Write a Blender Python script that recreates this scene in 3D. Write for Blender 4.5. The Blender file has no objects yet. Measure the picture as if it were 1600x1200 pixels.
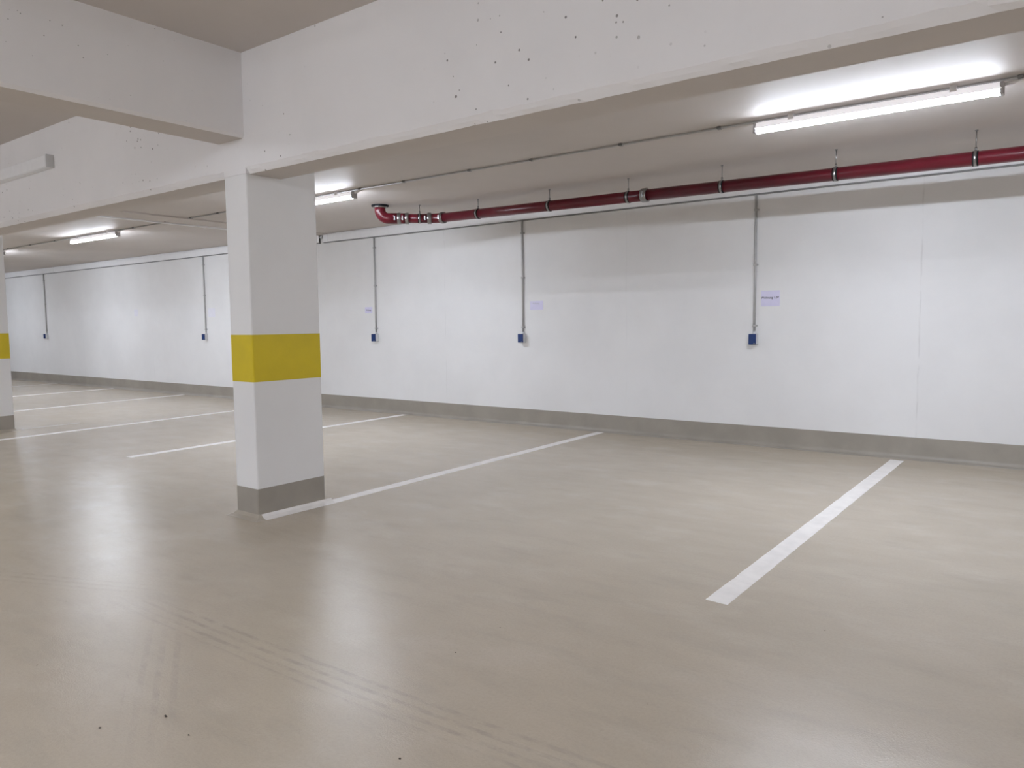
import bpy, bmesh, math, random
from mathutils import Matrix, Vector, noise

random.seed(7)
scene = bpy.context.scene
COL = scene.collection

# ------------------------------------------------------------------ camera
cam_data = bpy.data.cameras.new('camera')
cam_data.sensor_fit = 'HORIZONTAL'
cam_data.sensor_width = 36.0
cam_data.lens = 26.446
cam_data.clip_start = 0.05
cam = bpy.data.objects.new('camera', cam_data)
COL.objects.link(cam)
R_ = (0.7996003, 0.6004373, -0.0106970)
U_ = (-0.0398154, 0.0707785, 0.9966971)
F_ = (-0.5992112, 0.7965334, -0.0805011)
m = Matrix(((R_[0], U_[0], -F_[0], 0), (R_[1], U_[1], -F_[1], 0), (R_[2], U_[2], -F_[2], 1.5), (0, 0, 0, 1)))
cam.matrix_world = m
scene.camera = cam

# ------------------------------------------------------------------ light, exposure
LAMP_STRENGTH = 138.0      # downward face of a batten
LAMP_SIDE = 0.52            # its flanks are dimmer: the LEDs face down
FRONT_STRENGTH = 172.0
FRONT_SIDE = 0.85
LAMP_COLOR = (0.872, 0.937, 1.06)
world = bpy.data.worlds.new('world')
scene.world = world
world.use_nodes = True
world.node_tree.nodes['Background'].inputs[0].default_value = (0.02, 0.02, 0.022, 1)
vs = scene.view_settings
vs.view_transform = 'Standard'
vs.look = 'None'
vs.gamma = 1.0
vs.use_curve_mapping = False
vs.exposure = 0.30
scene.cycles.diffuse_bounces = 8
scene.cycles.max_bounces = 14
scene.cycles.sample_clamp_indirect = 5.0

# ------------------------------------------------------------------ plan (metres)
WALL_Y = 8.94
Z_BACK = 3.14       # slab over the parking bays
Z_FRONT = 3.515     # slab over the drive lane
X_L, X_R, Y_F = -34.0, 9.0, -9.0
BEAM_Y0, BEAM_Y1, BEAM_Z = 3.40, 3.712, 2.64
LAMP_Y = 6.28
LANE_Y = -2.4


# ------------------------------------------------------------------ material helpers
def new_mat(name):
    mt = bpy.data.materials.new(name)
    mt.use_nodes = True
    return mt, mt.node_tree, mt.node_tree.nodes['Principled BSDF']


class G:
    """small node graph helper"""
    def __init__(self, nt):
        self.nt = nt

    def node(self, t, **kw):
        n = self.nt.nodes.new(t)
        for k, v in kw.items():
            setattr(n, k, v)
        return n

    def link(self, a, b):
        self.nt.links.new(a, b)

    def val(self, sock, v):
        if hasattr(v, 'is_linked') or hasattr(v, 'links'):
            self.link(v, sock)
        else:
            sock.default_value = v

    def math(self, op, a, b=0.0, c=None, clamp=False):
        n = self.node('ShaderNodeMath', operation=op, use_clamp=clamp)
        self.val(n.inputs[0], a)
        self.val(n.inputs[1], b)
        if c is not None:
            self.val(n.inputs[2], c)
        return n.outputs[0]

    def pos(self):
        return self.node('ShaderNodeNewGeometry').outputs['Position']

    def sep(self, v):
        n = self.node('ShaderNodeSeparateXYZ')
        self.link(v, n.inputs[0])
        return n.outputs

    def mapping(self, v, scale=(1, 1, 1), rot=(0, 0, 0), loc=(0, 0, 0)):
        n = self.node('ShaderNodeMapping')
        self.link(v, n.inputs[0])
        n.inputs['Scale'].default_value = scale
        n.inputs['Rotation'].default_value = rot
        n.inputs['Location'].default_value = loc
        return n.outputs[0]

    def noise(self, v, scale, detail=4, rough=0.55, dist=0.0):
        n = self.node('ShaderNodeTexNoise')
        self.link(v, n.inputs['Vector'])
        n.inputs['Scale'].default_value = scale
        n.inputs['Detail'].default_value = detail
        n.inputs['Roughness'].default_value = rough
        n.inputs['Distortion'].default_value = dist
        return n.outputs['Fac']

    def voronoi(self, v, scale, feature='F1', rnd=1.0):
        n = self.node('ShaderNodeTexVoronoi', feature=feature)
        self.link(v, n.inputs['Vector'])
        n.inputs['Scale'].default_value = scale
        n.inputs['Randomness'].default_value = rnd
        return n.outputs

    def ramp(self, x, lo, hi, a=0.0, b=1.0):
        n = self.node('ShaderNodeMapRange')
        n.interpolation_type = 'SMOOTHSTEP'
        self.val(n.inputs['Value'], x)
        n.inputs['From Min'].default_value = lo
        n.inputs['From Max'].default_value = hi
        n.inputs['To Min'].default_value = a
        n.inputs['To Max'].default_value = b
        return n.outputs[0]

    def mix(self, f, a, b):
        n = self.node('ShaderNodeMix', data_type='RGBA')
        self.val(n.inputs['Factor'], f)
        for s, v in ((n.inputs['A'], a), (n.inputs['B'], b)):
            if isinstance(v, tuple):
                s.default_value = (v[0], v[1], v[2], 1)
            else:
                self.link(v, s)
        # RGBA sockets are index 6 and 7
        return n.outputs['Result']

    def mixc(self, f, a, b):
        n = self.node('ShaderNodeMix', data_type='RGBA')
        self.val(n.inputs[0], f)
        for s, v in ((n.inputs[6], a), (n.inputs[7], b)):
            if isinstance(v, tuple):
                s.default_value = (v[0], v[1], v[2], 1)
            else:
                self.link(v, s)
        return n.outputs[2]

    def bump(self, h, strength, dist, normal=None):
        n = self.node('ShaderNodeBump')
        n.inputs['Strength'].default_value = strength
        n.inputs['Distance'].default_value = dist
        self.link(h, n.inputs['Height'])
        if normal is not None:
            self.link(normal, n.inputs['Normal'])
        return n.outputs[0]


def simple_mat(name, color, rough=0.5, metal=0.0, var=0.06, scale=14.0, spec=0.5, bump=0.0):
    mt, nt, bs = new_mat(name)
    g = G(nt)
    p = g.pos()
    n = g.noise(p, scale, 4)
    dark = tuple(c * (1 - var) for c in color)
    lite = tuple(min(1, c * (1 + var)) for c in color)
    g.link(g.mixc(g.ramp(n, 0.3, 0.7), dark, lite), bs.inputs['Base Color'])
    bs.inputs['Roughness'].default_value = rough
    bs.inputs['Metallic'].default_value = metal
    bs.inputs['Specular IOR Level'].default_value = spec
    if bump:
        g.link(g.bump(g.noise(p, scale * 12, 3), bump, 0.002), bs.inputs['Normal'])
    return mt


def paint_mat(name, color, pores=False, joints=False, rough=0.6):
    """painted concrete: faint blotches, fine relief, optional air holes or formwork joints"""
    mt, nt, bs = new_mat(name)
    g = G(nt)
    p = g.pos()
    big = g.noise(p, 0.9, 5, 0.6)
    col = g.mixc(g.ramp(big, 0.3, 0.7), tuple(c * 0.965 for c in color), tuple(min(1, c * 1.02) for c in color))
    h = g.noise(p, 60, 4)
    nrm = g.bump(h, 0.12, 0.003)
    if pores:
        v = g.voronoi(p, 17.0)
        mask = g.ramp(g.noise(g.mapping(p, loc=(3.1, 0, 1.7)), 0.9, 3), 0.44, 0.56)
        rnd = g.sep(v['Color'])[0]
        rad = g.math('MULTIPLY', g.math('SUBTRACT', rnd, 0.12), 0.16)
        dot = g.ramp(g.math('SUBTRACT', v['Distance'], rad), -0.01, 0.03, 1.0, 0.0)
        dot = g.math('MULTIPLY', dot, mask)
        col = g.mixc(g.math('MULTIPLY', dot, 0.8), col, (0.13, 0.115, 0.105))
        nrm = g.bump(g.math('SUBTRACT', 1.0, dot), 0.6, 0.004, nrm)
    if joints:
        s = g.sep(p)
        wob = g.math('MULTIPLY', g.math('SUBTRACT', g.noise(p, 5.0, 4), 0.5), 0.03)
        x = g.math('ADD', s[0], wob)
        tot = None
        for jx, amp in ((-1.34, 1.0), (-4.81, 0.3), (-8.03, 0.5), (-13.4, 0.4), (-17.1, 0.45), (-20.6, 0.4)):
            d = g.math('ABSOLUTE', g.math('SUBTRACT', x, jx))
            l = g.ramp(d, 0.002, 0.012, amp, 0.0)
            tot = l if tot is None else g.math('MAXIMUM', tot, l)
        brk = g.ramp(g.noise(p, 3.0, 4), 0.38, 0.6)
        tot = g.math('MULTIPLY', tot, brk)
        col = g.mixc(g.math('MULTIPLY', tot, 0.20), col, (0.35, 0.34, 0.33))
        nrm = g.bump(g.math('SUBTRACT', 1.0, tot), 0.3, 0.003, nrm)
    g.link(col, bs.inputs['Base Color'])
    bs.inputs['Roughness'].default_value = rough
    bs.inputs['Specular IOR Level'].default_value = 0.3
    g.link(nrm, bs.inputs['Normal'])
    return mt


def floor_mat():
    mt, nt, bs = new_mat('floor_coating')
    g = G(nt)
    p = g.pos()
    s = g.sep(p)
    cloud = g.noise(g.mapping(p, (0.55, 0.9, 1)), 1.0, 6, 0.62)
    col = g.mixc(g.ramp(cloud, 0.30, 0.72), (0.490, 0.425, 0.338), (0.540, 0.470, 0.378))
    # long wiping streaks along the bays
    streak = g.noise(g.mapping(p, (0.8, 2.6, 1), (0, 0, 0.25)), 2.2, 6, 0.68)
    col = g.mixc(g.ramp(streak, 0.47, 0.72, 0.0, 0.34), col, (0.41, 0.365, 0.30))
    pale = g.noise(g.mapping(p, (1.0, 1.6, 1), (0, 0, -0.5), (4, 1, 0)), 1.7, 5, 0.6)
    col = g.mixc(g.ramp(pale, 0.48, 0.74, 0.0, 0.35), col, (0.60, 0.54, 0.46))
    # tyre tracks: tread bands running along the lane and curling off to the left
    def track(rot, loc, centre, half, x0, x1, freq, amp):
        q = g.sep(g.mapping(p, (1, 1, 1), (0, 0, rot), loc))
        curve = g.math('MULTIPLY', g.math('POWER', g.math('SUBTRACT', q[0], x0), 2.0), 0.012)
        y = g.math('SUBTRACT', g.math('SUBTRACT', q[1], centre), curve)
        band = g.ramp(g.math('ABSOLUTE', y), half * 0.75, half, 1.0, 0.0)
        ends = g.math('MULTIPLY', g.ramp(q[0], x0 - 0.5, x0 + 0.4), g.ramp(q[0], x1 - 0.6, x1 + 0.4, 1.0, 0.0))
        grooves = g.ramp(g.math('SINE', g.math('MULTIPLY', y, freq)), -0.1, 0.7)
        blot = g.ramp(g.noise(g.mapping(p, (1.0, 2.2, 1)), 9.0, 5, 0.7), 0.34, 0.70)
        return g.math('MULTIPLY', g.math('MULTIPLY', g.math('MULTIPLY', band, ends), g.math('MULTIPLY', grooves, blot)), amp)
    t = track(0.0, (0, 0, 0), 1.98, 0.115, -3.8, -1.0, 110.0, 0.42)
    t = g.math('MAXIMUM', t, track(0.55, (0, 0, 0), -0.30, 0.12, -3.9, -2.9, 95.0, 0.28))
    t = g.math('MAXIMUM', t, track(-0.35, (0, 0, 0), 3.35, 0.11, -5.4, -3.2, 105.0, 0.22))
    t = g.math('MAXIMUM', t, track(1.2, (0, 0, 0), 1.2, 0.12, 2.5, 7.5, 105.0, 0.22))
    col = g.mixc(t, col, (0.29, 0.26, 0.225))
    # specks of grit in the coating
    v = g.voronoi(p, 5.5)
    r = g.sep(v['Color'])
    keep = g.math('GREATER_THAN', r[0], 0.72)
    speck = g.math('MULTIPLY', g.ramp(v['Distance'], 0.012, 0.03, 1.0, 0.0), keep)
    col = g.mixc(g.math('MULTIPLY', speck, 0.75), col, (0.07, 0.055, 0.045))
    grain = g.noise(p, 70, 3, 0.7)
    col = g.mixc(g.ramp(grain, 0.35, 0.75, 0.0, 0.16), col, (0.32, 0.28, 0.22))
    g.link(col, bs.inputs['Base Color'])
    rgh = g.ramp(g.noise(g.mapping(p, (1, 1.6, 1), (0, 0, 0.3)), 2.4, 5, 0.6), 0.3, 0.7, 0.215, 0.268)
    g.link(rgh, bs.inputs['Roughness'])
    bs.inputs['Specular IOR Level'].default_value = 0.58
    fine = g.noise(p, 140, 3, 0.6)
    wave = g.noise(p, 3.5, 3)
    nrm = g.bump(wave, 0.06, 0.02)
    nrm = g.bump(fine, 0.24, 0.004, nrm)
    g.link(nrm, bs.inputs['Normal'])
    return mt


def emit_mat(name, color, strength):
    mt, nt, bs = new_mat(name)
    bs.inputs['Base Color'].default_value = (0.9, 0.9, 0.9, 1)
    bs.inputs['Emission Color'].default_value = (color[0], color[1], color[2], 1)
    bs.inputs['Emission Strength'].default_value = strength
    bs.inputs['Roughness'].default_value = 0.4
    return mt


M_WALL = paint_mat('white_wall_paint', (0.80, 0.80, 0.80), joints=True)
M_PILLAR = paint_mat('white_pillar_paint', (0.77, 0.765, 0.76))
M_BEAM = paint_mat('painted_beam_concrete', (0.79, 0.775, 0.775), pores=True)
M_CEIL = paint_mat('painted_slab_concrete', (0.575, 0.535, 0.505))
M_FLOOR = floor_mat()
M_PLINTH = simple_mat('grey_plinth_paint', (0.325, 0.297, 0.255), 0.45, var=0.07, scale=3.0, bump=0.08)
M_LINE = simple_mat('white_road_paint', (0.86, 0.83, 0.80), 0.5, var=0.05, scale=9.0, bump=0.12)
M_FADED = simple_mat('faded_road_paint', (0.50, 0.47, 0.43), 0.5, var=0.15, scale=9.0)
M_YELLOW = simple_mat('yellow_band_paint', (0.62, 0.475, 0.006), 0.5, var=0.04, scale=5.0)
M_RED = simple_mat('dark_red_pipe_paint', (0.105, 0.004, 0.012), 0.30, var=0.12, scale=6.0)
M_STEEL = simple_mat('bright_steel', (0.36, 0.36, 0.36), 0.30, metal=1.0, var=0.08)
M_RUBBER = simple_mat('black_rubber', (0.012, 0.012, 0.014), 0.7, spec=0.2)
M_CONDUIT = simple_mat('grey_plastic_conduit', (0.45, 0.45, 0.45), 0.45, var=0.05)
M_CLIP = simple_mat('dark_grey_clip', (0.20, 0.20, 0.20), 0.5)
M_TRUNK = simple_mat('white_trunking_plastic', (0.80, 0.80, 0.81), 0.4, var=0.02)
M_BOXGREY = simple_mat('light_grey_plastic', (0.62, 0.63, 0.64), 0.4, var=0.03)
M_BLUE = simple_mat('blue_plastic', (0.006, 0.034, 0.15), 0.35, var=0.06)
M_PAPER = simple_mat('lilac_white_paper', (0.70, 0.68, 0.86), 0.7, var=0.02)
M_PAPER_B = simple_mat('pale_bluish_paper', (0.77, 0.77, 0.84), 0.7, var=0.02)
M_INK = simple_mat('black_print', (0.05, 0.05, 0.07), 0.6)
M_PALEINK = simple_mat('pale_grey_print', (0.52, 0.51, 0.60), 0.6)
M_HOUSING = simple_mat('lamp_clip_plastic', (0.80, 0.79, 0.80), 0.4, var=0.02)
M_GLOWBODY = emit_mat('backlit_lamp_body', (0.95, 0.93, 1.0), 0.42)
M_CAP = simple_mat('grey_lamp_end_cap', (0.45, 0.44, 0.45), 0.45, var=0.03)
M_DIFF = emit_mat('lit_diffuser', LAMP_COLOR, LAMP_STRENGTH)
M_DIFF_S = emit_mat('lit_diffuser_flank', LAMP_COLOR, LAMP_STRENGTH * LAMP_SIDE)
M_DIFF_FS = emit_mat('added_lane_diffuser_flank', LAMP_COLOR, FRONT_STRENGTH * FRONT_SIDE)
M_DIFF_F = emit_mat('added_lane_diffuser', LAMP_COLOR, FRONT_STRENGTH)
M_DIRT = simple_mat('dark_dirt', (0.05, 0.04, 0.03), 0.8)


# ------------------------------------------------------------------ mesh helpers
def add_box(bm, x0, x1, y0, y1, z0, z1, bev=0.0, seg=2):
    r = bmesh.ops.create_cube(bm, size=1.0)
    vs_ = r['verts']
    for v in vs_:
        v.co = Vector((x0 + (v.co.x + 0.5) * (x1 - x0), y0 + (v.co.y + 0.5) * (y1 - y0), z0 + (v.co.z + 0.5) * (z1 - z0)))
    if bev:
        ed = list({e for v in vs_ for e in v.link_edges})
        bmesh.ops.bevel(bm, geom=ed, offset=bev, segments=seg, affect='EDGES', profile=0.5)


def add_pillar_box(bm, x0, x1, y0, y1, z0, z1, bev, seg=2):
    """box with only its vertical edges bevelled"""
    r = bmesh.ops.create_cube(bm, size=1.0)
    vs_ = r['verts']
    for v in vs_:
        v.co = Vector((x0 + (v.co.x + 0.5) * (x1 - x0), y0 + (v.co.y + 0.5) * (y1 - y0), z0 + (v.co.z + 0.5) * (z1 - z0)))
    ed = [e for e in {e for v in vs_ for e in v.link_edges}
          if abs(e.verts[0].co.z - e.verts[1].co.z) > 1e-6]
    bmesh.ops.bevel(bm, geom=ed, offset=bev, segments=seg, affect='EDGES', profile=0.5)


def add_tube(bm, pts, rad, n=12, caps=True):
    pts = [Vector(q) for q in pts]
    rings = []
    prev = None
    for i, q in enumerate(pts):
        if i == 0:
            d = pts[1] - pts[0]
        elif i == len(pts) - 1:
            d = pts[-1] - pts[-2]
        else:
            d = (pts[i + 1] - q).normalized() + (q - pts[i - 1]).normalized()
        d.normalize()
        if prev is None:
            a = Vector((0, 0, 1)) if abs(d.z) < 0.9 else Vector((1, 0, 0))
            u = d.cross(a).normalized()
        else:
            u = (prev - d * prev.dot(d)).normalized()
        prev = u
        w = d.cross(u)
        r = rad[i] if isinstance(rad, (list, tuple)) else rad
        rings.append([bm.verts.new(q + (u * math.cos(2 * math.pi * k / n) + w * math.sin(2 * math.pi * k / n)) * r) for k in range(n)])
    for a, b in zip(rings, rings[1:]):
        for k in range(n):
            bm.faces.new((a[k], a[(k + 1) % n], b[(k + 1) % n], b[k]))
    if caps:
        bm.faces.new(list(reversed(rings[0])))
        bm.faces.new(rings[-1])


def add_extrude(bm, prof, x0, x1):
    """closed (y, z) profile extruded along X"""
    a = [bm.verts.new((x0, y, z)) for y, z in prof]
    b = [bm.verts.new((x1, y, z)) for y, z in prof]
    n = len(prof)
    for k in range(n):
        bm.faces.new((a[k], a[(k + 1) % n], b[(k + 1) % n], b[k]))
    bm.faces.new(list(reversed(a)))
    bm.faces.new(b)


def obj(name, bm, mat, parent=None, loc=None, smooth=False, label=None):
    bmesh.ops.recalc_face_normals(bm, faces=bm.faces)
    me = bpy.data.meshes.new(name)
    bm.to_mesh(me)
    bm.free()
    me.materials.append(mat)
    if smooth:
        for p_ in me.polygons:
            p_.use_smooth = len(p_.vertices) <= 4
    o = bpy.data.objects.new(name, me)
    COL.objects.link(o)
    if parent is not None:
        o.parent = parent
    if loc is not None:
        o.location = loc
    if label:
        o['label'] = label
    return o


def part(name, mat, parent, *boxes, bev=0.0, label=None):
    bm = bmesh.new()
    for b in boxes:
        add_box(bm, *b, bev=bev)
    return obj(name, bm, mat, parent, label=label)


def thing(name, label, cat, loc=(0, 0, 0), group=None):
    o = bpy.data.objects.new(name, None)
    o.empty_display_size = 0.1
    COL.objects.link(o)
    o.location = loc
    o['label'] = label
    o['category'] = cat
    if group:
        o['group'] = group
    return o


def tag(o, label, cat, group=None):
    o['label'] = label
    o['category'] = cat
    if group:
        o['group'] = group
    return o


def structure(name, mat, *boxes, bev=0.0):
    o = part(name, mat, None, *boxes, bev=bev)
    o['kind'] = 'structure'
    return o


def copy_tree(root, loc):
    r = root.copy()
    COL.objects.link(r)
    r.location = loc
    for ch in list(root.children):
        c = ch.copy()
        COL.objects.link(c)
        c.parent = r
        for gch in list(ch.children):
            d = gch.copy()
            COL.objects.link(d)
            d.parent = c
    return r


# ------------------------------------------------------------------ room shell
structure('floor', M_FLOOR, (X_L, X_R, Y_F, WALL_Y, -0.2, 0.0))
structure('wall_back', M_WALL, (X_L, X_R, WALL_Y, WALL_Y + 0.25, 0.0, 3.75))
structure('wall_front', M_PILLAR, (X_L, X_R, Y_F - 0.25, Y_F, 0.0, 3.75))
structure('wall_left', M_PILLAR, (X_L - 0.25, X_L, Y_F, WALL_Y, 0.0, 3.75))
structure('wall_right', M_PILLAR, (X_R, X_R + 0.25, Y_F, WALL_Y, 0.0, 3.75))
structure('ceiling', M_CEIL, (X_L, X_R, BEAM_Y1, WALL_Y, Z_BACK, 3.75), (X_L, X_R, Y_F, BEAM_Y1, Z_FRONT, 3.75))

# plinth band of the back wall with its rounded cove at the floor
bm = bmesh.new()
prof = [(WALL_Y, 0.0), (WALL_Y, 0.238), (WALL_Y - 0.006, 0.236), (WALL_Y - 0.007, 0.055)]
for k in range(1, 6):
    a = k / 6 * math.pi / 2
    prof.append((WALL_Y - 0.007 - 0.05 * (1 - math.cos(a)), 0.055 - 0.05 * math.sin(a)))
prof += [(WALL_Y - 0.058, 0.0035), (WALL_Y - 0.060, 0.0)]
add_extrude(bm, prof, X_L, X_R)
o = obj('baseboard_back', bm, M_PLINTH)
o['kind'] = 'structure'


# ------------------------------------------------------------------ beams
PILLAR_X = [(-5.315, -5.03), (-12.72, -12.40)]


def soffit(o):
    # undersides take the darker slab colour, painting in their shade
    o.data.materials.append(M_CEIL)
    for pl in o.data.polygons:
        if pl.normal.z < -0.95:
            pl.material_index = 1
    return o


def build_main_beam():
    xs = [X_L + i * 0.04 for i in range(int((X_R - X_L) / 0.04) + 1)]
    xs[-1] = X_R
    for a, b in PILLAR_X:
        xs = [x for x in xs if not (a - 0.03 < x < b + 0.03)]
        xs += [a - 0.002, a, b, b + 0.002]
    xs.sort()
    bm = bmesh.new()
    rows = []
    for x in xs:
        flat = any(a - 0.0005 <= x <= b + 0.0005 for a, b in PILLAR_X)
        n1 = noise.noise(Vector((x * 3.1, 0, 0))) * 0.5 + noise.noise(Vector((x * 11, 3, 0))) * 0.5
        n2 = noise.noise(Vector((x * 2.3, 7, 0))) * 0.4 + noise.noise(Vector((x * 9, 11, 0))) * 0.6
        n3 = noise.noise(Vector((x * 6, 17, 2)))
        if flat:
            p_ = [(BEAM_Y0, BEAM_Z + 0.046), (BEAM_Y0, BEAM_Z + 0.024), (BEAM_Y0, BEAM_Z)]
        else:
            p_ = [(BEAM_Y0, BEAM_Z + 0.046 + 0.016 * n1),
                  (BEAM_Y0 + 0.016 + 0.014 * n3, BEAM_Z + 0.022 + 0.014 * n1),
                  (BEAM_Y0 + 0.036 + 0.006 * n2, BEAM_Z + 0.006 * n2)]
        full = [(BEAM_Y0, Z_FRONT)] + p_ + [(BEAM_Y1, BEAM_Z), (BEAM_Y1, Z_FRONT)]
        rows.append([bm.verts.new((x, y, z)) for y, z in full])
    n = len(rows[0])
    for a, b in zip(rows, rows[1:]):
        for k in range(n):
            bm.faces.new((a[k], a[(k + 1) % n], b[(k + 1) % n], b[k]))
    bm.faces.new(rows[0])
    bm.faces.new(list(reversed(rows[-1])))
    return soffit(obj('concrete_beam', bm, M_BEAM))


tag(build_main_beam(), 'long painted concrete beam across the upper picture with rough chipped lower edge and air holes', 'beam')


def cross_beam(x0, x1):
    bm = bmesh.new()
    zb = 2.90
    prof = [(x0, Z_FRONT), (x0, zb + 0.022), (x0 + 0.02, zb), (x1 - 0.02, zb), (x1, zb + 0.022), (x1, Z_FRONT)]
    a = [bm.verts.new((x, Y_F, z)) for x, z in prof]
    b = [bm.verts.new((x, BEAM_Y0, z)) for x, z in prof]
    n = len(prof)
    for k in range(n):
        bm.faces.new((a[k], a[(k + 1) % n], b[(k + 1) % n], b[k]))
    bm.faces.new(a)
    bm.faces.new(list(reversed(b)))
    return soffit(obj('concrete_beam', bm, M_BEAM))


tag(cross_beam(-5.385, -5.035), 'shorter painted concrete cross beam running towards the viewer at upper left', 'beam')
for i, (a, b) in enumerate(((-12.75, -12.40), (2.30, 2.65))):
    o = cross_beam(a, b)
    o.name = 'trim_%d' % (i + 1)
    o['kind'] = 'structure'


# ------------------------------------------------------------------ columns
def make_column(x0, x1, y0, y1, label):
    t = thing('column', label, 'column', ((x0 + x1) / 2, (y0 + y1) / 2, 0))
    cx, cy = t.location.x, t.location.y
    a, b, c, d = x0 - cx, x1 - cx, y0 - cy, y1 - cy
    bm = bmesh.new()
    add_pillar_box(bm, a, b, c, d, 0.0, BEAM_Z - 0.001, 0.012)
    add_pillar_box(bm, a, b, BEAM_Y1 + 0.001 - cy, d, BEAM_Z - 0.001, Z_BACK - 0.001, 0.012)
    obj('shaft', bm, M_PILLAR, t)
    e = 0.002
    bm = bmesh.new()
    add_pillar_box(bm, a - e, b + e, c - e, d + e, 1.070, 1.433, 0.013)
    obj('yellow_band', bm, M_YELLOW, t, label='yellow painted warning band')
    bm = bmesh.new()
    add_pillar_box(bm, a - e, b + e, c - e, d + e, 0.004, 0.238, 0.013)
    obj('plinth_band', bm, M_PLINTH, t, label='grey painted band at the foot')
    # cove around the foot: a skirt sloping down to the floor
    bm = bmesh.new()
    rings = []
    for off, z in ((0.0015, 0.040), (0.006, 0.034), (0.022, 0.018), (0.045, 0.007), (0.062, 0.002), (0.064, 0.0)):
        rings.append([bm.verts.new((x, y, z)) for x, y in ((a - off, c - off), (b + off, c - off), (b + off, d + off), (a - off, d + off))])
    for q, r in zip(rings, rings[1:]):
        for k in range(4):
            bm.faces.new((q[k], q[(k + 1) % 4], r[(k + 1) % 4], r[k]))
    bm.faces.new(rings[0])
    bm.faces.new(rings[-1])
    obj('floor_cove', bm, M_COVE, t, label='sloping cove where the column meets the floor')
    return t


M_COVE = simple_mat('beige_cove_coating', (0.43, 0.385, 0.32), 0.4, var=0.06, scale=4.0, bump=0.05)
make_column(-5.315, -5.03, 3.40, 4.045, 'white square column with a yellow band, standing free left of centre')
make_column(-12.72, -12.40, 3.40, 4.36, 'white column with a yellow band, cut off by the left edge of the picture')

# ------------------------------------------------------------------ shallow ceiling rib and duct behind the column
part('trim_3', M_CEIL, None, (-11.33, -10.83, BEAM_Y1, WALL_Y, Z_BACK - 0.022, Z_BACK))['kind'] = 'structure'


# ------------------------------------------------------------------ parking lines
def jit_line(pts_l, pts_r, mat, label, fold=None, seg_len=0.07, amp=0.005):
    """painted stripe between a left and a right border, with slightly ragged edges"""
    (lx0, ly0), (lx1, ly1) = pts_l
    (rx0, ry0), (rx1, ry1) = pts_r
    n = max(4, int((ly1 - ly0) / seg_len))
    bm = bmesh.new()
    rows = []
    for i in range(n + 1):
        t = i / n
        j1 = amp * noise.noise(Vector((lx0 * 7, (ly0 + t * (ly1 - ly0)) * 7, 1)))
        j2 = amp * noise.noise(Vector((lx0 * 7, (ly0 + t * (ly1 - ly0)) * 7, 9)))
        L = Vector((lx0 + t * (lx1 - lx0) + j1, ly0 + t * (ly1 - ly0), 0))
        Rr = Vector((rx0 + t * (rx1 - rx0) + j2, ry0 + t * (ry1 - ry0), 0))
        rows.append([bm.verts.new(L + Vector((0, 0, 0.0))), bm.verts.new(L + Vector((0.002, 0, 0.0016))),
                     bm.verts.new(Rr + Vector((-0.002, 0, 0.0016))), bm.verts.new(Rr)])
    for a, b in zip(rows, rows[1:]):
        for k in range(4):
            bm.faces.new((a[k], a[(k + 1) % 4], b[(k + 1) % 4], b[k]))
    bm.faces.new(rows[0])
    bm.faces.new(list(reversed(rows[-1])))
    if fold:
        # the stripe climbs over the column's cove
        prof = fold['prof']
        a = [bm.verts.new((x, fold['y0'], z)) for x, z in prof]
        b = [bm.verts.new((x, fold['y1'], z)) for x, z in prof]
        k = len(prof)
        for q in range(k):
            bm.faces.new((a[q], a[(q + 1) % k], b[(q + 1) % k], b[q]))
        bm.faces.new(a)
        bm.faces.new(list(reversed(b)))
    o = obj('parking_line', bm, mat)
    return tag(o, label, 'parking line')


jit_line(((-1.555, 3.785), (-1.556, 8.80)), ((-1.428, 3.775), (-1.424, 8.78)), M_LINE,
         'nearest wide white bay line on the open floor at right, ending short of the viewer')
cv = -5.03
jit_line(((-5.092, 4.118), (-5.234, 8.875)), ((-4.968, 4.112), (-5.114, 8.875)), M_LINE,
         'white bay line running from the foot of the free standing column to the wall',
         fold=dict(y0=3.42, y1=4.106, prof=[(cv + 0.0045, 0.0375), (cv + 0.008, 0.0350), (cv + 0.023, 0.0196), (cv + 0.046, 0.0086),
                                            (cv + 0.063, 0.0034), (cv + 0.070, 0.0012), (cv + 0.064, 0.0008), (cv + 0.022, 0.0165), (cv + 0.006, 0.033)]))
jit_line(((-8.80, 4.214), (-8.977, 8.875)), ((-8.68, 4.214), (-8.857, 8.875)), M_LINE,
         'white bay line passing behind the free standing column, its near end showing left of it')
jit_line(((-11.64, 3.60), (-12.12, 8.875)), ((-11.52, 3.60), (-12.00, 8.875)), M_LINE,
         'long white bay line from the left picture edge in front of the cut off column')
jit_line(((-15.40, 4.4), (-15.83, 8.875)), ((-15.28, 4.4), (-15.71, 8.875)), M_LINE,
         'white bay line starting behind the cut off left column, nearest of the far ones')
jit_line(((-18.76, 5.2), (-19.05, 8.875)), ((-18.64, 5.2), (-18.93, 8.875)), M_LINE,
         'thin far white bay line, second one beyond the cut off left column')
jit_line(((-21.9, 5.5), (-22.2, 8.875)), ((-21.78, 5.5), (-22.08, 8.875)), M_FADED,
         'farthest faint bay line close to the wall at the left edge')
jit_line(((-12.60, 4.50), (-12.64, 5.35)), ((-12.52, 4.50), (-12.56, 5.35)), M_FADED,
         'short worn remnant of a bay line beside the foot of the cut off column')


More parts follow.
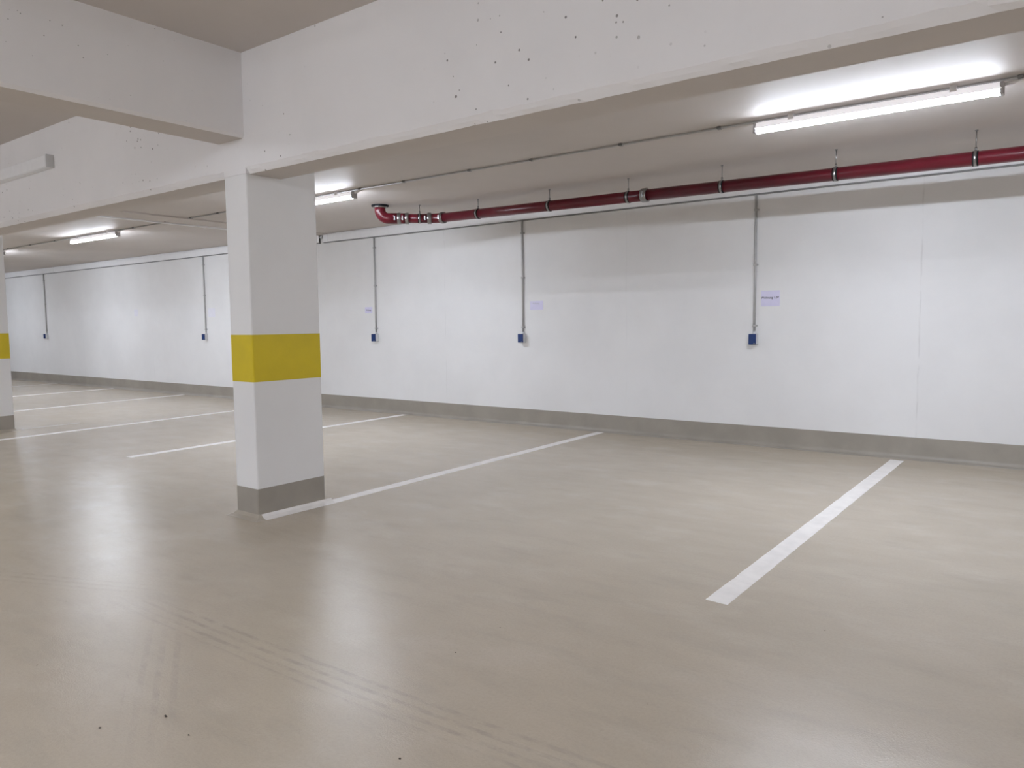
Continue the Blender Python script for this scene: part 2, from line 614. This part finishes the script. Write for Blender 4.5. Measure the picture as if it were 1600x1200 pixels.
# ------------------------------------------------------------------ LED batten lamps
def make_lamp(length, label, group, diff, flank):
    L = length / 2
    t = thing('batten_lamp', label, 'lamp', (0, 0, 0), group)
    bm = bmesh.new()
    add_extrude(bm, [(-0.034, -0.030), (-0.0445, -0.0765), (0.0445, -0.0765), (0.034, -0.030)], -L, L)
    obj('housing', bm, M_GLOWBODY, t)
    bm = bmesh.new()
    pr = [(-0.038, -0.077)]
    for k in range(0, 9):
        a = math.pi + k / 8 * math.pi
        pr.append((0.038 * math.cos(a), -0.080 + 0.030 * math.sin(a)))
    pr.append((0.038, -0.077))
    add_extrude(bm, pr, -L + 0.012, L - 0.012)
    od = obj('diffuser', bm, diff, t, label='glowing white diffuser')
    od.data.materials.append(flank)
    for pl in od.data.polygons:
        pl.material_index = 0 if pl.normal.z < -0.55 else 1
    for s in (-1, 1):
        bm = bmesh.new()
        x0, x1 = sorted((s * (L - 0.012), s * (L + 0.014)))
        add_box(bm, x0, x1, -0.043, 0.043, -0.113, -0.029, bev=0.008)
        obj('end_cap', bm, M_CAP, t)
    for s in (-0.66, 0.66):
        bm = bmesh.new()
        add_box(bm, s * L - 0.022, s * L + 0.022, -0.046, -0.034, -0.046, -0.001)
        add_box(bm, s * L - 0.022, s * L + 0.022, 0.034, 0.046, -0.046, -0.001)
        add_box(bm, s * L - 0.022, s * L + 0.022, -0.046, 0.046, -0.006, -0.0005)
        obj('ceiling_clip', bm, M_HOUSING, t)
    bm = bmesh.new()
    add_tube(bm, [(L + 0.010, 0, -0.042), (L + 0.06, 0, -0.042), (L + 0.11, 0.0, -0.030), (L + 0.15, 0.0, -0.022)], [0.012, 0.012, 0.007, 0.007], 10)
    obj('cable_gland', bm, M_HOUSING, t, smooth=True)
    return t


lampA = make_lamp(1.70, 'lit white batten lamp at upper right above the red pipe', None, M_DIFF, M_DIFF_S)
lampA.location = (-1.335, LAMP_Y, Z_BACK)
for x, lb in ((-7.94, 'lit batten lamp half hidden by the free standing column, left of the red elbow'),
              (-13.85, 'short looking lit batten lamp seen between the two columns'),
              (-18.75, 'far lit batten lamp, only its end showing beside the cut off left column'),
              ):
    l = copy_tree(lampA, (x, LAMP_Y, Z_BACK))
    l['label'] = lb
for x, lb in ((-24.4, 'lit batten lamp farthest along the row, hidden behind the left column'),
              (5.3, 'lit batten lamp beyond the right picture edge in the same row')):
    l = copy_tree(lampA, (x, LAMP_Y, Z_BACK))
    l['label'] = lb
# unseen lane lamps, multiplied in two rows to brighten lane floor and beam
laneA = make_lamp(1.70, 'unseen lane batten lamp behind the viewer, in two rows added to brighten the lane', 'unseen lane lamps added behind the viewer', M_DIFF_F, M_DIFF_FS)
LANE_X = [-17.55 + 1.95 * i for i in range(13)]
LANE_X = [x for x in LANE_X if not any(a - 0.9 < x < b + 0.9 for a, b in ((-5.385, -5.035), (-12.75, -12.40), (2.30, 2.65)))]
laneA.location = (LANE_X[0], LANE_Y, Z_FRONT)
for i, x in enumerate(LANE_X[1:]):
    # the lamps alternate between two rows
    copy_tree(laneA, (x, LANE_Y if i % 2 else LANE_Y - 2.4, Z_FRONT))


# ------------------------------------------------------------------ ceiling conduit above the lamps
def clip_bm(x, y, z):
    bm = bmesh.new()
    add_box(bm, x - 0.018, x + 0.018, y - 0.022, y + 0.022, z - 0.024, z - 0.0005, bev=0.004, seg=1)
    return bm


def ceiling_conduit(x0, x1, clips, label, zc=Z_BACK):
    t = thing('ceiling_conduit', label, 'conduit', ((x0 + x1) / 2, LAMP_Y, zc))
    bm = bmesh.new()
    add_tube(bm, [(x0 - t.location.x, 0, -0.0135), (x1 - t.location.x, 0, -0.0135)], 0.0095, 10)
    obj('tube', bm, M_CONDUIT, t, smooth=True)
    for c in clips:
        obj('saddle_clip', clip_bm(c - t.location.x, 0, 0), M_CLIP, t)
    return t


ceiling_conduit(-10.80, X_R - 0.05, [-0.38, -2.50, -3.44, -4.45, -5.26, -6.24, -6.98, -9.3, -10.0, -10.72, 1.2, 3.0, 7.0],
                'thin grey conduit along the ceiling linking the lamps above the red pipe')
ceiling_conduit(X_L + 0.05, -11.36, [-11.45, -12.45, -15.4, -16.5, -17.6, -21.0],
                'thin grey conduit along the ceiling linking the lamps left of the free standing column')

# slim duct across the ceiling, along the shallow rib
t = thing('ceiling_duct', 'slim white duct crossing the ceiling towards the wall, left of the free standing column', 'cable duct', (-11.37, 6.3, Z_BACK))
part('duct_body', M_TRUNK, t, (-0.028, 0.028, BEAM_Y1 + 0.02 - 6.3, WALL_Y - 0.07 - 6.3, -0.045, -0.0255), bev=0.002)
for y in (-1.6, 0.6):
    part('duct_strap', M_HOUSING, t, (-0.031, 0.031, y - 0.02, y + 0.02, -0.048, -0.0005))


# ------------------------------------------------------------------ trunking along the top of the wall
def wall_trunking(x0, x1, joints, label):
    t = thing('wall_trunking', label, 'cable duct', ((x0 + x1) / 2, WALL_Y, 3.05))
    cx = t.location.x
    part('trunking_body', M_TRUNK, t, (x0 - cx, x1 - cx, -0.034, -0.0005, -0.063, 0.066))
    part('trunking_lid', M_TRUNK, t, (x0 - cx + 0.001, x1 - cx - 0.001, -0.040, -0.0345, -0.058, 0.052), bev=0.002)
    part('underside_shade', M_CLIP, t, (x0 - cx, x1 - cx, -0.037, -0.0005, -0.078, -0.0635), label='dark strip painted in as shade under the trunking')  # dark grey strip colours in the shade along the trunking's lower edge
    for j in joints:
        part('joint_cover', M_TRUNK, t, (j - cx - 0.06, j - cx + 0.06, -0.044, -0.0005, -0.066, 0.069), bev=0.003)
    return t


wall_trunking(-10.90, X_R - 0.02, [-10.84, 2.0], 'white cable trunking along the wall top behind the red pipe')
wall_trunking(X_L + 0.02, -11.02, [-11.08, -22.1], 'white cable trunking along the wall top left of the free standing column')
t = thing('trunking_link', 'short grey tube joining the two wall trunking runs beside the column', 'conduit', (-10.96, WALL_Y - 0.02, 3.08))
bm = bmesh.new()
add_tube(bm, [(-0.058, 0, 0), (0.058, 0, 0)], 0.016, 10)
obj('tube', bm, M_CONDUIT, t, smooth=True)
part('collar', M_BOXGREY, t, (-0.02, 0.02, -0.022, 0.019, -0.022, 0.022), bev=0.004)

# trunking on the lane side of the beam
t = thing('beam_trunking', 'white box trunking with closed end on the beam at the left edge', 'cable duct', (-14.0, BEAM_Y0, 3.16))
part('trunking_body', M_TRUNK, t, (-10.0, 5.735, -0.070, -0.0005, -0.062, 0.060), bev=0.003)
part('trunking_lid', M_TRUNK, t, (-10.0, 5.733, -0.077, -0.0705, -0.056, 0.054), bev=0.002)
part('end_plate', M_BOXGREY, t, (5.7355, 5.745, -0.076, -0.0005, -0.064, 0.063), bev=0.002)


# ------------------------------------------------------------------ sockets with their drop conduits
def make_drop(label_c):
    t = thing('wall_conduit', label_c, 'conduit')
    bm = bmesh.new()
    add_tube(bm, [(0, -0.016, 1.375), (0, -0.016, 2.985)], 0.0145, 12)
    obj('tube', bm, M_CONDUIT, t, smooth=True)
    for z in (1.44, 2.16, 2.80):
        bm = bmesh.new()
        add_box(bm, -0.019, 0.019, -0.034, -0.0005, z - 0.013, z + 0.013, bev=0.004, seg=1)
        add_box(bm, 0.019, 0.034, -0.012, -0.0005, z - 0.010, z + 0.010)
        obj('saddle_clip', bm, M_CONDUIT, t)
    return t


def make_socket(label_s):
    t = thing('wall_socket', label_s, 'socket')
    part('back_box', M_BOXGREY, t, (-0.046, 0.046, -0.070, -0.0005, 1.215, 1.345), bev=0.006)
    part('blue_cover', M_BLUE, t, (-0.044, 0.044, -0.094, -0.0705, 1.217, 1.343), bev=0.006, label='blue hinged cover')
    part('hinge', M_BLUE, t, (-0.036, 0.036, -0.099, -0.0935, 1.328, 1.340), bev=0.002)
    part('latch', M_CLIP, t, (0.018, 0.036, -0.099, -0.0935, 1.222, 1.236), bev=0.002)
    bm = bmesh.new()
    add_tube(bm, [(0.0, -0.016, 1.344), (0.0, -0.016, 1.362), (0.0, -0.016, 1.3625), (0.0, -0.016, 1.374)], [0.018, 0.018, 0.0155, 0.0155], 12)
    obj('gland', bm, M_BOXGREY, t, smooth=True)
    return t


drops = [(-3.09, 'grey drop conduit at right, ending in the nearest blue socket'),
         (-6.50, 'grey drop conduit in the middle of the long wall'),
         (-9.61, 'grey drop conduit just right of the free standing column'),
         (-14.85, 'grey drop conduit just left of the free standing column'),
         (-22.75, 'grey drop conduit nearest the left edge of the picture')]
socks = ['nearest blue covered wall socket, below the printed paper sign at right',
         'blue covered wall socket in the middle of the long wall',
         'small blue covered wall socket just right of the free standing column',
         'small blue covered wall socket just left of the free standing column',
         'tiny dark wall socket nearest the left edge of the picture']
c0 = s0 = None
for (x, lc), ls in zip(drops, socks):
    if c0 is None:
        c0 = make_drop(lc)
        s0 = make_socket(ls)
        c, s = c0, s0
    else:
        c = copy_tree(c0, (0, 0, 0))
        s = copy_tree(s0, (0, 0, 0))
        c['label'], s['label'] = lc, ls
    c.location = (x, WALL_Y, 0)
    s.location = (x, WALL_Y, 0)
    c['group'] = 'drop conduits on the long wall'
    s['group'] = 'blue sockets on the long wall'


# ------------------------------------------------------------------ paper signs
def text_mesh(body, size, mat, parent, loc, bold=0.0008):
    cu = bpy.data.curves.new('lettering', 'FONT')
    cu.body = body
    cu.size = size
    cu.align_x = 'CENTER'
    cu.align_y = 'CENTER'
    cu.resolution_u = 2
    cu.extrude = 0.0003
    cu.offset = bold
    tmp = bpy.data.objects.new('tmp_text', cu)
    COL.objects.link(tmp)
    dg = bpy.context.evaluated_depsgraph_get()
    me = bpy.data.meshes.new_from_object(tmp.evaluated_get(dg))
    bpy.data.objects.remove(tmp, do_unlink=True)
    me.materials.clear()
    me.materials.append(mat)
    o = bpy.data.objects.new('lettering', me)
    COL.objects.link(o)
    o.parent = parent
    o.location = loc
    o.rotation_euler = (math.pi / 2, 0, 0)
    return o


def sign(x0, x1, z0, z1, label, lines, mat=M_PAPER):
    cx, cz = (x0 + x1) / 2, (z0 + z1) / 2
    t = thing('paper_sign', label, 'sign', (cx, WALL_Y, cz), 'paper signs on the long wall')
    part('sheet', mat, t, (x0 - cx, x1 - cx, -0.003, -0.0005, z0 - cz, z1 - cz))
    for txt, size, mat, dx, dz in lines:
        text_mesh(txt, size, mat, t, (dx, -0.0034, dz))
    return t


sign(-3.020, -2.800, 1.668, 1.850, 'lilac white paper sign reading Wohnung 1.07 beside the nearest drop conduit',
     [('Wohnung 1.07', 0.0345, M_INK, -0.005, 0.008)])
sign(-6.380, -6.150, 1.690, 1.815, 'faintly printed paper sign beside the middle drop conduit', [('Wohnung', 0.030, M_PALEINK, -0.01, 0.028)])
sign(-9.890, -9.715, 1.700, 1.805, 'small paper sign left of the drop conduit nearest the free standing column', [('Wohnung', 0.030, M_INK, 0.0, 0.0)])
sign(-14.76, -14.50, 1.70, 1.88, 'blank looking paper sign left of the free standing column', [], M_PAPER_B)
sign(-17.90, -17.72, 1.76, 1.92, 'very faint paper sign on the far wall between two drop conduits', [], M_PAPER_B)


# ------------------------------------------------------------------ red drain pipe under the slab
PZ, PY, PR = 2.957, 7.83, 0.0625
EX, EY = -7.755, 7.33            # where it leaves the slab
BX = -7.16                      # where it turns along the wall
t = thing('drain_pipe', 'dark red drain pipe hung under the ceiling along the wall', 'pipe', (EX, EY, Z_BACK))


def rel(x, y, z):
    return Vector((x - EX, y - EY, z - Z_BACK))


dirn = Vector((BX - EX, PY - EY, 0)).normalized()
start = Vector((EX, EY, PZ))
bend = Vector((BX, PY, PZ))
SLOPE = 0.0098                  # the long run falls gently to the right


def run(x):
    return rel(x, PY, PZ - SLOPE * (x - BX))
# flange on the slab
bm = bmesh.new()
add_tube(bm, [rel(EX, EY, Z_BACK - 0.0005), rel(EX, EY, Z_BACK - 0.020)], 0.118, 28)
obj('flange_plate', bm, M_RUBBER, t, label='black round collar against the ceiling')
bm = bmesh.new()
add_tube(bm, [rel(EX, EY, Z_BACK - 0.020), rel(EX, EY, Z_BACK - 0.040)], [0.098, 0.088], 28)
obj('flange_ring', bm, M_STEEL, t, smooth=True, label='shiny steel ring under the collar')
# elbow: quarter bend from vertical to the horizontal run
bm = bmesh.new()
RB = 0.115
pts = [rel(EX, EY, Z_BACK - 0.028), rel(EX, EY, PZ + RB)]
for k in range(1, 9):
    a = k / 8 * math.pi / 2
    q = start + dirn * (RB * (1 - math.cos(a)))
    pts.append(rel(q.x, q.y, PZ + RB * (1 - math.sin(a))))
q = start + dirn * 0.245
pts.append(rel(q.x, q.y, PZ))
add_tube(bm, pts, PR + 0.012, 24)
obj('elbow', bm, M_RED, t, smooth=True)


def along(s):
    q = start + dirn * s
    return rel(q.x, q.y, q.z)


def band(p0, p1, name='coupling'):
    d = (p1 - p0)
    b = bmesh.new()
    add_tube(b, [p0, p0 + d * 0.08, p0 + d * 0.92, p1], [PR + 0.013, PR + 0.017, PR + 0.017, PR + 0.013], 24)
    o_ = obj(name, b, M_STEEL, t, smooth=True, label='silver clamp band')
    mid = (p0 + p1) / 2
    b = bmesh.new()
    add_box(b, mid.x - 0.012, mid.x + 0.012, mid.y - PR - 0.036, mid.y - PR - 0.012, mid.z - 0.03, mid.z + 0.03, bev=0.003, seg=1)
    obj('clamp_bolt', b, M_STEEL, o_)
    return o_


DL = (bend - start).length
band(along(0.235), along(0.285))
bm = bmesh.new()
add_tube(bm, [along(0.283), along(0.345)], PR + 0.010, 24)
obj('sleeve', bm, M_RED, t, smooth=True)
band(along(0.345), along(0.390))
bm = bmesh.new()
add_tube(bm, [along(0.388), along(DL - 0.10)], PR, 24)
obj('pipe_section', bm, M_RED, t, smooth=True)
band(along(DL - 0.13), along(DL - 0.075))
bm = bmesh.new()
p0 = along(DL - 0.08)
p3 = run(BX + 0.10)
c1 = along(DL)
pts = []
for k in range(7):
    u = k / 6
    pts.append(p0 * (1 - u) ** 2 + c1 * 2 * u * (1 - u) + p3 * u * u)
add_tube(bm, pts, PR + 0.004, 24)
obj('bend', bm, M_RED, t, smooth=True)
band(run(BX + 0.085), run(BX + 0.14))
bm = bmesh.new()
add_tube(bm, [run(BX + 0.138), run(-3.985)], PR, 24)
obj('pipe_section', bm, M_RED, t, smooth=True)
band(run(-4.015), run(-3.945))
bm = bmesh.new()
add_tube(bm, [run(-3.975), run(X_R - 0.01)], PR, 24)
obj('pipe_section', bm, M_RED, t, smooth=True)


def hanger(c, d):
    """ring around the pipe at c (axis d), boss and threaded rod up to the slab"""
    d = d.normalized()
    w = 0.011
    b = bmesh.new()
    add_tube(b, [c - d * w, c + d * w], PR + 0.0075, 24)
    ring = obj('hanger_ring', b, M_STEEL, t, smooth=True, label='steel hanger ring')
    b = bmesh.new()
    add_tube(b, [c - d * (w + 0.012), c + d * (w + 0.012)], PR + 0.0035, 24)
    obj('rubber_lining', b, M_RUBBER, ring, smooth=True)
    b = bmesh.new()
    add_tube(b, [Vector((c.x, c.y, c.z + PR + 0.006)), Vector((c.x, c.y, c.z + PR + 0.034))], 0.011, 8)
    add_tube(b, [Vector((c.x, c.y, c.z + PR + 0.03)), Vector((c.x, c.y, -0.0005))], 0.0048, 8)
    add_tube(b, [Vector((c.x, c.y, -0.010)), Vector((c.x, c.y, -0.0005))], 0.013, 8)
    obj('hanger_rod', b, M_STEEL, ring, smooth=True)


for x in (-0.78, -1.94, -3.08, -4.19, -5.28, -6.42, 0.6, 2.4, 4.2, 6.0):
    hanger(run(x), Vector((1, 0, 0)))
hanger(along(0.54), dirn)

# ------------------------------------------------------------------ grit on the floor
for i, (x, y, r) in enumerate(((-2.88, 1.23, 0.005), (-2.76, 1.42, 0.0055), (-2.56, 1.40, 0.004), (-1.82, 1.75, 0.0045), (-2.22, 2.5, 0.003))):
    bm = bmesh.new()
    bmesh.ops.create_icosphere(bm, subdivisions=1, radius=r)
    for v in bm.verts:
        v.co *= random.uniform(0.7, 1.25)
        v.co.z = max(v.co.z * 0.6, -r * 0.45)
        v.co.x *= 1.5
    o = obj('dirt_crumb', bm, M_DIRT, None, (x, y, r * 0.45))
    tag(o, 'tiny dark crumb of dirt lying on the bare floor in the foreground', 'dirt', 'dirt crumbs on the floor')
